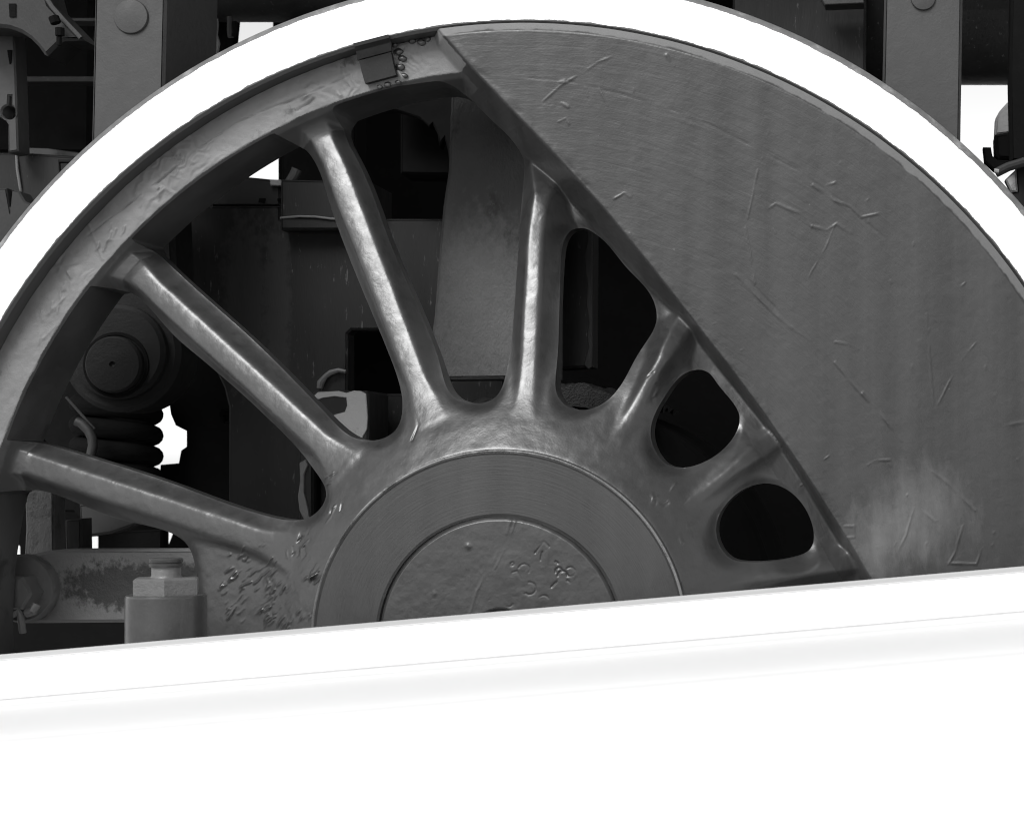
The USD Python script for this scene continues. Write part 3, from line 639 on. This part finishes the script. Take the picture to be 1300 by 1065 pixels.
# dark backdrop sheet added as the far side frame, cut with openings
far = Polygon(P2([(-500, -420), (1800, -420), (1800, 1250), (-500, 1250)], .85))
cuts = [[(290, 20), (345, 20), (345, 90), (262, 90)], [(296, 150), (352, 150), (352, 250), (296, 250)], [(454, 192), (462, 193), (462, 210), (454, 210)], [(1200, 60), (1330, 60), (1330, 260), (1200, 260)],
        [(180, 500), (246, 500), (246, 600), (180, 600)], [(279, 515), (294, 515), (294, 540), (279, 540)], [(104, 684), (123, 682), (123, 720), (104, 720)], [(206, 670), (219, 674), (213, 690), (206, 690)],
        [(114, 42), (126, 40), (126, 50), (114, 50)], [(113, 131), (124, 128), (124, 176), (112, 172)], [(116, 76), (124, 76), (124, 82), (117, 82)], [(2, 694), (24, 694), (24, 716), (2, 716)]]
for c in cuts: far = far.difference(Polygon(P2(c, .85)).buffer(.002))
tag(obj('far_backdrop', plate(far, .85, .03, 0), 'shade_black', smooth=False), 'added black backdrop as far side frame with bright openings deep behind the spokes', 'frame plate')
# dark plate seen between the spokes
fp = Polygon(P2([(140, 262), (356, 262), (356, 278), (640, 278), (640, 720), (290, 720), (290, 516), (284, 492), (271, 465), (240, 430), (140, 400)], .42))
fp = fp.difference(Polygon(P2([(441, 424), (446, 419), (520, 419), (520, 500), (441, 500)], .42)))
tag(obj('dark_side_plate', plate(fp, .42, .03, .003), 'dark_plate'), 'wide dark side plate with pale dribbles behind the two left spokes', 'plate')
simple('recess_shade', 'black sheet painting the shade of the recess above the pale block between two spokes', 'recess', [(430, 410), (540, 410), (540, 520), (430, 520)], .60, .02, 'shade_black', 0)  # black sheet behind the cut puts the recess shade into its colour
t = thing('ledge_strip', 'grey ledge strip with small notches under the bright gap behind the spokes', 'ledge', P(300, 262, .44))
obj('strip', plate([(120, 262), (120, 214), (305, 224), (356, 229), (356, 262)], .44, .06, .003), 'frame_paint', t)
obj('tab', plate([(342, 228), (357, 228.5), (357, 236), (343, 236)], .432, .007, .001), 'pale_paint', t)
obj('notch', plate([(329, 252), (337, 252), (336, 258), (328, 257)], .4385, .004, 0), 'shade_black', t)
obj('notch', plate([(352, 252), (357, 252), (357, 256), (352, 255)], .4385, .004, 0), 'shade_black', t)
t = thing('cross_block', 'speckled black cross block with pale weld seam behind the second spoke', 'block', P(400, 278, .39))
obj('block', plate([(356, 228), (470, 231), (470, 292), (356, 292)], .39, .1, .003), 'dark_plate', t)
obj('seam', tube([P(356, 277, .39), P(380, 275, .388), (P(400, 275.5, .388)), P(420, 278, .388), P(440, 279, .39)], .0016, 8), 'bar_paint', t)
obj('lug', tube([P(368, 232, .40), P(374, 222, .40), P(377, 215, .40)], .007, 10), 'pillar_paint', t)
simple('dark_stay', 'dark upright stay right beside the bright gap behind the spokes', 'stay', [(357, 60), (452, 60), (452, 235), (357, 235)], .62, .05, 'shade_black')
# horn guide
hg = plate([(574, 95), (571, 150), (569, 215), (562, 262), (557, 320), (551, 400), (547, 430), (546, 482), (704, 480), (706, 95)], .20, .05, .004)
tag(obj('horn_guide', hg, 'worn_plate'), 'broad upright worn grey guide plate behind the near-vertical spoke', 'guide plate')
t = thing('drip_plate', 'dark plate with ragged dripping edge left of the worn guide plate', 'plate', P(520, 200, .34))
obj('plate', plate([(480, 60), (600, 60), (600, 250), (577, 246), (574, 222), (571, 214), (568, 190), (564, 176), (561, 180), (558, 188), (555, 170), (549, 158), (545, 162), (541, 158), (532, 150), (520, 146), (505, 141), (480, 139)], .30, .02, .002), 'shade_black', t)
simple('notch_block', 'black squared block under the ragged drips beside the worn guide plate', 'block', [(508, 100), (620, 100), (620, 223), (508, 221)], .36, .06, 'shade_black')
simple('rib_plate', 'dark upright rib plate seen right of the near-vertical spoke', 'rib plate', [(690, 95), (753, 95), (753, 300), (752, 466), (690, 470)], .28, .04, 'dark_plate')
pl = plate([(746, 288), (752, 288), (752, 330), (752, 400), (752, 440), (751, 466), (747, 469), (741, 463), (744, 452), (747, 440), (745, 425), (748, 410), (744, 385), (746, 362), (743, 345), (742, 325), (746, 305), (745, 296)], .2768, .0031, .001)
tag(obj('peeling_edge', pl, 'frame_paint'), 'pale peeling paint edge running down the rib plate right of the near-vertical spoke', 'peeling paint')
# axle box with greasy lumps
axb = thing('axle_box', 'black drum shaped axle box with lumpy grease on top directly behind the hub', 'axle box', (C0[0], .3, C0[1]))
obj('drum', lathe_y([(0, .24), (.262, .24), (.268, .246), (.268, .5), (0, .5)], C0, 96), 'shade_black', axb)  # near-black colour holds the shade seen through the lower openings
th_ = np.radians(np.linspace(67, 165, 120)); ys_ = np.linspace(.19, .5, 40); V = []
for yy in ys_:
    rr = .286 + .016 * (meshkit.fbm(np.c_[np.cos(th_) * 9, np.sin(th_) * 9, np.full(120, yy * 40)], 5, 3) - .5) * 2
    V.append(np.c_[C0[0] + rr * np.cos(th_), np.full(120, yy), C0[1] + rr * np.sin(th_)])
V = np.vstack(V); inn = np.array(V); q = inn[:, [0, 2]] - np.array(C0); q *= (.262 / np.hypot(*q.T))[:, None]; inn[:, [0, 2]] = q + np.array(C0)
i, j = np.meshgrid(np.arange(39), np.arange(119), indexing='ij'); p = (i * 120 + j).ravel(); n0 = len(V); j = np.arange(119)
F = np.vstack([np.c_[p, p + 1, p + 121], np.c_[p, p + 121, p + 120], np.c_[j, j + n0, j + n0 + 1], np.c_[j, j + n0 + 1, j + 1]])
obj('grease', trimesh.Trimesh(np.vstack([V, inn]), F, process=False), 'grease', axb, smooth=50, label='lumpy dark grease caked on top')
# pale block
t = thing('pale_block', 'small block with flaking pale paint low between the two left spokes', 'block', P(440, 570, .32))
k = P(396, 496, .31), P(468, 496, .31)
obj('block', rbox(k[0][0], k[1][0], .31, .40, P(0, 590, .31)[2], k[0][2], .003), 'dark_plate', t)
fl = Polygon(P2([(398, 503), (404, 498), (430, 496.5), (440, 499), (450, 496), (458, 496.5), (465, 500), (467, 530), (466, 545), (458, 560), (445, 560), (425, 538), (424, 527), (438, 523), (441, 515), (440, 505), (425, 503), (410, 505), (402, 508)], .31))
obj('paint_flake', plate(fl, .3085, .003, .0007), 'pale_paint', t)
arcp = [P(406, 493, .4145), P(407, 486, .4145), P(413, 478, .4145), P(420, 473, .4145), P(430, 470, .4145), P(439, 472, .4145)]
obj('weld_bead', tube(arcp, [.004, .005, .0035, .004, .003, .0025], 8), 'bar_paint', t)
t = thing('angle_strip', 'narrow upright angle strip with pale flaking edge above the lowest left spoke', 'angle strip', P(388, 650, .38))
obj('flange', plate([(380, 560), (416, 560), (416, 680), (380, 680)], .37, .05, .002), 'dark_plate', t)
obj('flaked_edge', plate([(380, 588), (388, 583), (391, 590), (386, 602), (386, 625), (391, 645), (393, 658), (386, 660), (380, 648), (378, 630), (381, 610)], .3675, .004, .001), 'bar_paint', t)
obj('rib', plate([(394, 575), (401, 575), (401, 670), (394, 670)], .35, .022, .002), 'shade_black', t)
# brake hanger with pin
t = thing('brake_hanger', 'dark rounded hanger arm with a large flat pin between the left spokes', 'hanger arm', P(145, 463, .26))
k = S * (D + .26) / D; c = P(148, 447, .26); head = Point(c[0], c[2]).buffer(76 * k, 40)
arm = unary_union([head, Polygon(P2([(78, 440), (66, 200), (212, 200), (222, 440)], .26))])
obj('arm', plate(arm, .27, .06, .006, px=False), 'sooty_paint', t)
inner = Point(c[0] + .002, c[2]).buffer(60 * k, 40); obj('raised_boss', plate(inner, .256, .016, .005, px=False), 'sooty_paint', t)
c = P(145, 463, .25); k = S * (D + .25) / D
obj('pin', lathe_y([(36 * k, .26), (36 * k, .248), (33.5 * k, .245), (4 * k, .2445), (2.5 * k, .247), (0, .2475)], (c[0], c[2]), 48), 'sooty_paint', t)
obj('groove', lathe_y([(42 * k, .256), (41.5 * k, .254), (38 * k, .254), (37 * k, .2565)], (c[0], c[2]), 48), 'shade_black', t)
simple('dark_drum_bracket', 'black bracket with notched edge right of the bright gap between left spokes', 'bracket', [(205, 360), (300, 360), (300, 519), (283, 521), (281, 527), (286, 535), (300, 534), (300, 668), (196, 668), (203, 590), (226, 588), (229, 572), (236, 567), (236, 547), (222, 540), (216, 526), (212, 500)], .56, .03, 'shade_black')
# coil spring
ysp = .50; k = S * (D + ysp) / D; c = P(148, 560, ysp); a = np.linspace(0, 2 * math.pi * 5.5, 240)
pts = np.c_[c[0] + 43 * k * np.cos(a), ysp + 43 * k * np.sin(a), c[2] + 62 * k - a / (2 * math.pi) * 26.5 * k]
tag(obj('coil_spring', tube(pts, 12.2 * k, 14), 'shade_black'), 'thick black coil spring in front of the bright gap', 'spring')
simple('spring_seat', 'black seat plate left of the coil spring', 'seat plate', [(-40, 330), (104, 330), (104, 650), (-40, 650)], .58, .03, 'shade_black')
t = thing('curved_pipe', 'short curved grey pipe end left of the coil spring', 'pipe', P(110, 560, .4))
obj('pipe', tube([P(97, 535, .4), P(104, 538, .4), P(112, 546, .4), P(117, 556, .4), P(118, 566, .4), P(115, 580, .4), P(108, 600, .4)], .0065, 12), 'frame_paint', t)
obj('clip_rod', tube([P(84, 504, .41), P(120, 545, .41)], .002, 8), 'frame_paint', t)
# brake rod with bolt
t = thing('brake_rod', 'grey flat brake rod with rounded end and stained middle at lower left', 'rod', P(120, 745, .17))
rp = Polygon(P2([(60, 699), (75, 697.5), (300, 696.5), (300, 789), (60, 791), (30, 791), (12, 778), (4, 755), (6, 735), (20, 715), (38, 704)], .17))
obj('bar', plate(rp, .17, .035, .004), 'stained_bar', t)
c = P(24, 752, .14); k = S * (D + .14) / D
obj('boss', lathe_y([(44 * k, .172), (44 * k, .16), (41 * k, .155), (0, .155)], (P(28, 747, .16)[0], P(28, 747, .16)[2]), 40), 'bar_paint', t)
nut = lathe_y([(24 * k, .156), (24 * k, .128), (21 * k, .124), (0, .124)], (c[0], c[2]), 6); obj('nut', nut, 'bar_paint', t, smooth=20)
obj('cotter_pin', tube([P(8, 774, .12), P(16, 781, .118), P(24, 776, .118), P(26, 780, .118), P(28, 795, .118), P(29, 803, .12)], .0042, 10), 'bar_paint', t)
obj('cotter_pin', tube([P(34, 778, .118), P(42, 776, .116), P(46, 768, .12)], .0055, 10), 'bar_paint', t)
simple('strut_plate', 'grey upright strut plate under the outer end of the lowest spoke', 'strut', [(30, 590), (68, 590), (69, 740), (29, 740), (32, 670)], .24, .03, 'worn_plate')
simple('short_post', 'short dim post standing on the brake rod', 'post', [(82, 660), (103, 658), (104, 720), (83, 720)], .30, .03, 'frame_paint')
simple('sloping_bar', 'dim sloping bar behind the lowest spoke above the brake rod', 'bar', [(100, 640), (220, 640), (178, 664), (140, 677), (103, 682)], .36, .03, 'frame_paint')
simple('rod_backing', 'black backing plate beside the small bright gaps over the brake rod', 'backing plate', [(124, 676), (206, 672), (206, 900), (-60, 900), (-60, 720), (124, 716)], .66, .02, 'shade_black')
# left top
t = thing('horn_bracket', 'dark curved bracket with pointed ends at the top left corner', 'bracket', P(50, 30, .2))
obj('web', plate([(-60, -80), (40, -80), (62, 6), (106, 51), (80, 52), (73, 57), (59, 71), (55, 69), (48, 59), (38, 49), (26, 41), (12, 36), (-5, 34), (-60, 32)], .20, .05, .004), 'frame_paint', t)
obj('rib', tube([P(58, -4, .197), P(66, 9, .197), P(80, 25, .197), P(103, 49, .197)], .003, 8), 'pillar_paint', t)
for a, b, r_ in (((68, 22), (71, 30), 7), ((76, 36), (76, 46), 6), ((75, 47), (75, 58), 3.5)):
    obj('bolt', tube([P(*a, .185), P(*b, .185)], r_ * S, 8), 'shade_black', t, smooth=20)
obj('slot', plate([(11, 5), (20, 5), (20, 22), (12, 22)], .1985, .003, 0), 'shade_black', t)
t = thing('slotted_post', 'grey post with keyhole slot at the left picture edge', 'post', P(10, 190, .26))
sp = Polygon(P2([(-60, 20), (17, 20), (20, 100), (23, 192), (10, 194), (10, 158), (4, 150), (-60, 130)], .26)); kk = S * (D + .26) / D; q = P(11, 143, .26)
sp = sp.difference(Point(q[0], q[2]).buffer(9 * kk)).difference(Polygon(P2([(11, 122), (14, 122), (14, 138), (10, 138)], .26)))
obj('post', plate(sp, .26, .03, .002), 'pillar_paint', t)
obj('slot', plate([(9, 64), (15, 64), (14, 80), (12, 82)], .2585, .003, 0), 'shade_black', t)
simple('left_backing', 'black backing sheet between the slotted post and the hanger plate', 'backing sheet', [(-60, -100), (112, -100), (109, 190), (-60, 190)], .60, .02, 'shade_black', 0)
t = thing('rail_bars', 'thin dim rail bars left of the bolted hanger plate', 'rails', P(70, 60, .5))
obj('rail', rbox(P(84, 0, .5)[0], P(126, 0, .5)[0], .5, .53, P(0, 27, .5)[2], P(0, 23, .5)[2], .001), 'pillar_paint', t)
obj('rail', rbox(P(20, 0, .5)[0], P(122, 0, .5)[0], .5, .53, P(0, 104, .5)[2], P(0, 97, .5)[2], .001), 'dark_plate', t)
t = thing('cross_beam', 'dark cross beam with light upper edge left of the tyre', 'beam', P(50, 230, .3))
obj('web', plate([(-60, 194), (24, 194), (95, 199), (110, 300), (-60, 300)], .30, .05, .003), 'dark_plate', t)
obj('edge', plate([(24, 187), (60, 188), (100, 194), (100, 200), (24, 195)], .34, .03, .001), 'oiler_metal', t)
obj('weld', tube([P(21, 194, .30), P(22, 215, .297), P(26, 240, .298), P(27, 244, .30)], .002, 8), 'bar_paint', t)
simple('torn_plate', 'torn grey plate at the left edge outside the white tyre', 'plate', [(-60, 241), (8, 239), (12, 262), (14, 240), (24, 243), (32, 256), (46, 262), (40, 300), (-60, 330)], .24, .03, 'frame_paint', .002)
# top centre-left pipes
t = thing('drain_pipes', 'thin upright drain pipes beside the bright gap over the tyre', 'pipes', P(280, 50, .5))
obj('pipe', tube([P(275, 24, .5), P(275.5, 32, .5), P(274.5, 45, .5), P(277, 56, .5), P(275, 70, .5)], [.0022, .0026, .0024, .003, .0026], 8), 'bar_paint', t)
obj('pipe', tube([P(292, 22, .5), P(292, 40, .5), P(293, 48, .5)], .0042, 10), 'frame_paint', t)
obj('cap', tube([P(298, 28, .5), P(299, 42, .5), P(296, 47, .5)], .004, 10), 'shade_black', t)
simple('pipe_backing', 'black strip behind the thin drain pipes', 'strip', [(262, 20), (299, 20), (295, 60), (290, 100), (255, 100)], .62, .02, 'shade_black', 0)
k = S * (D + .55) / D
def drum(name, label, x0, x1, py_bottom, rpx, y):
    k = S * (D + y) / D; zc = P(0, py_bottom, y)[2] + rpx * k; xa, xb = P(x0, 0, y)[0], P(x1, 0, y)[0]
    m = trimesh.creation.cylinder(rpx * k, xb - xa, sections=64); m.apply_transform(trimesh.transformations.rotation_matrix(math.pi / 2, [0, 1, 0])); m.apply_translation([(xa + xb) / 2, y, zc])
    return tag(obj(name, m, 'dark_plate'), label, 'drum', 'black horizontal drums behind the tyre')
drum('air_drum', 'black horizontal drum over the bright gap at the top left', 205, 520, 26, 90, .55)
drum('air_drum', 'black horizontal drum with dim underside at the top right', 980, 1420, 106, 110, .55)
simple('inner_stay', 'black inner stay beside the right hanger plate', 'stay', [(930, -120), (1100, -120), (1098, 200), (930, 200)], .40, .03, 'dark_plate')
simple('shelf_angle', 'thin angle strip with light edge at the top right of the tyre', 'angle strip', [(1040, -6), (1096, -8), (1097, 4.5), (1047, 6.5)], .34, .03, 'pillar_paint', .001)
# right edge
simple('edge_plate', 'black upright plate at the right picture edge', 'plate', [(1286, -120), (1420, -120), (1420, 206), (1284, 204), (1282, 100)], .22, .05, 'shade_black')
t = thing('brake_block', 'pale speckled brake block with black roller at the right picture edge', 'brake block', P(1275, 170, .3))
obj('cheek', plate([(1296, 122), (1279, 130), (1269, 141), (1264, 150), (1263, 172), (1296, 168)], .30, .03, .003), 'pale_paint', t)
obj('roller', plate([(1263, 171), (1284, 167), (1300, 167), (1300, 203), (1268, 202), (1264, 195)], .27, .05, .004), 'shade_black', t)
obj('hook', plate([(1248, 187), (1258, 187), (1260, 198), (1266, 203), (1284, 204), (1284, 214), (1262, 216), (1250, 205)], .26, .02, .002), 'shade_black', t)
obj('arm', tube([P(1264, 220, .22), P(1280, 212, .22), P(1320, 200, .22)], .006, 10), 'dark_plate', t)
obj('nut', tube([P(1262, 217, .2), P(1268, 218, .2)], .003, 8), 'bare_steel', t)
obj('shoe', plate([(1276, 228), (1290, 215), (1292, 243), (1284, 244)], .27, .02, .002), 'pale_paint', t)
obj('shoe_back', plate([(1290, 212), (1340, 200), (1340, 300), (1282, 300), (1284, 245), (1292, 243)], .275, .03, .002), 'dark_plate', t)
# unseen board added above the view to keep sky light off the gear
rb_ = rbox(-1.6, 1.9, .18, 1.0, 1.78, 1.82, .004)
tag(obj('added_shade_board', rb_, 'shade_black', smooth=False), 'unseen black board added above the wheel to keep sky light off the gear', 'running board')
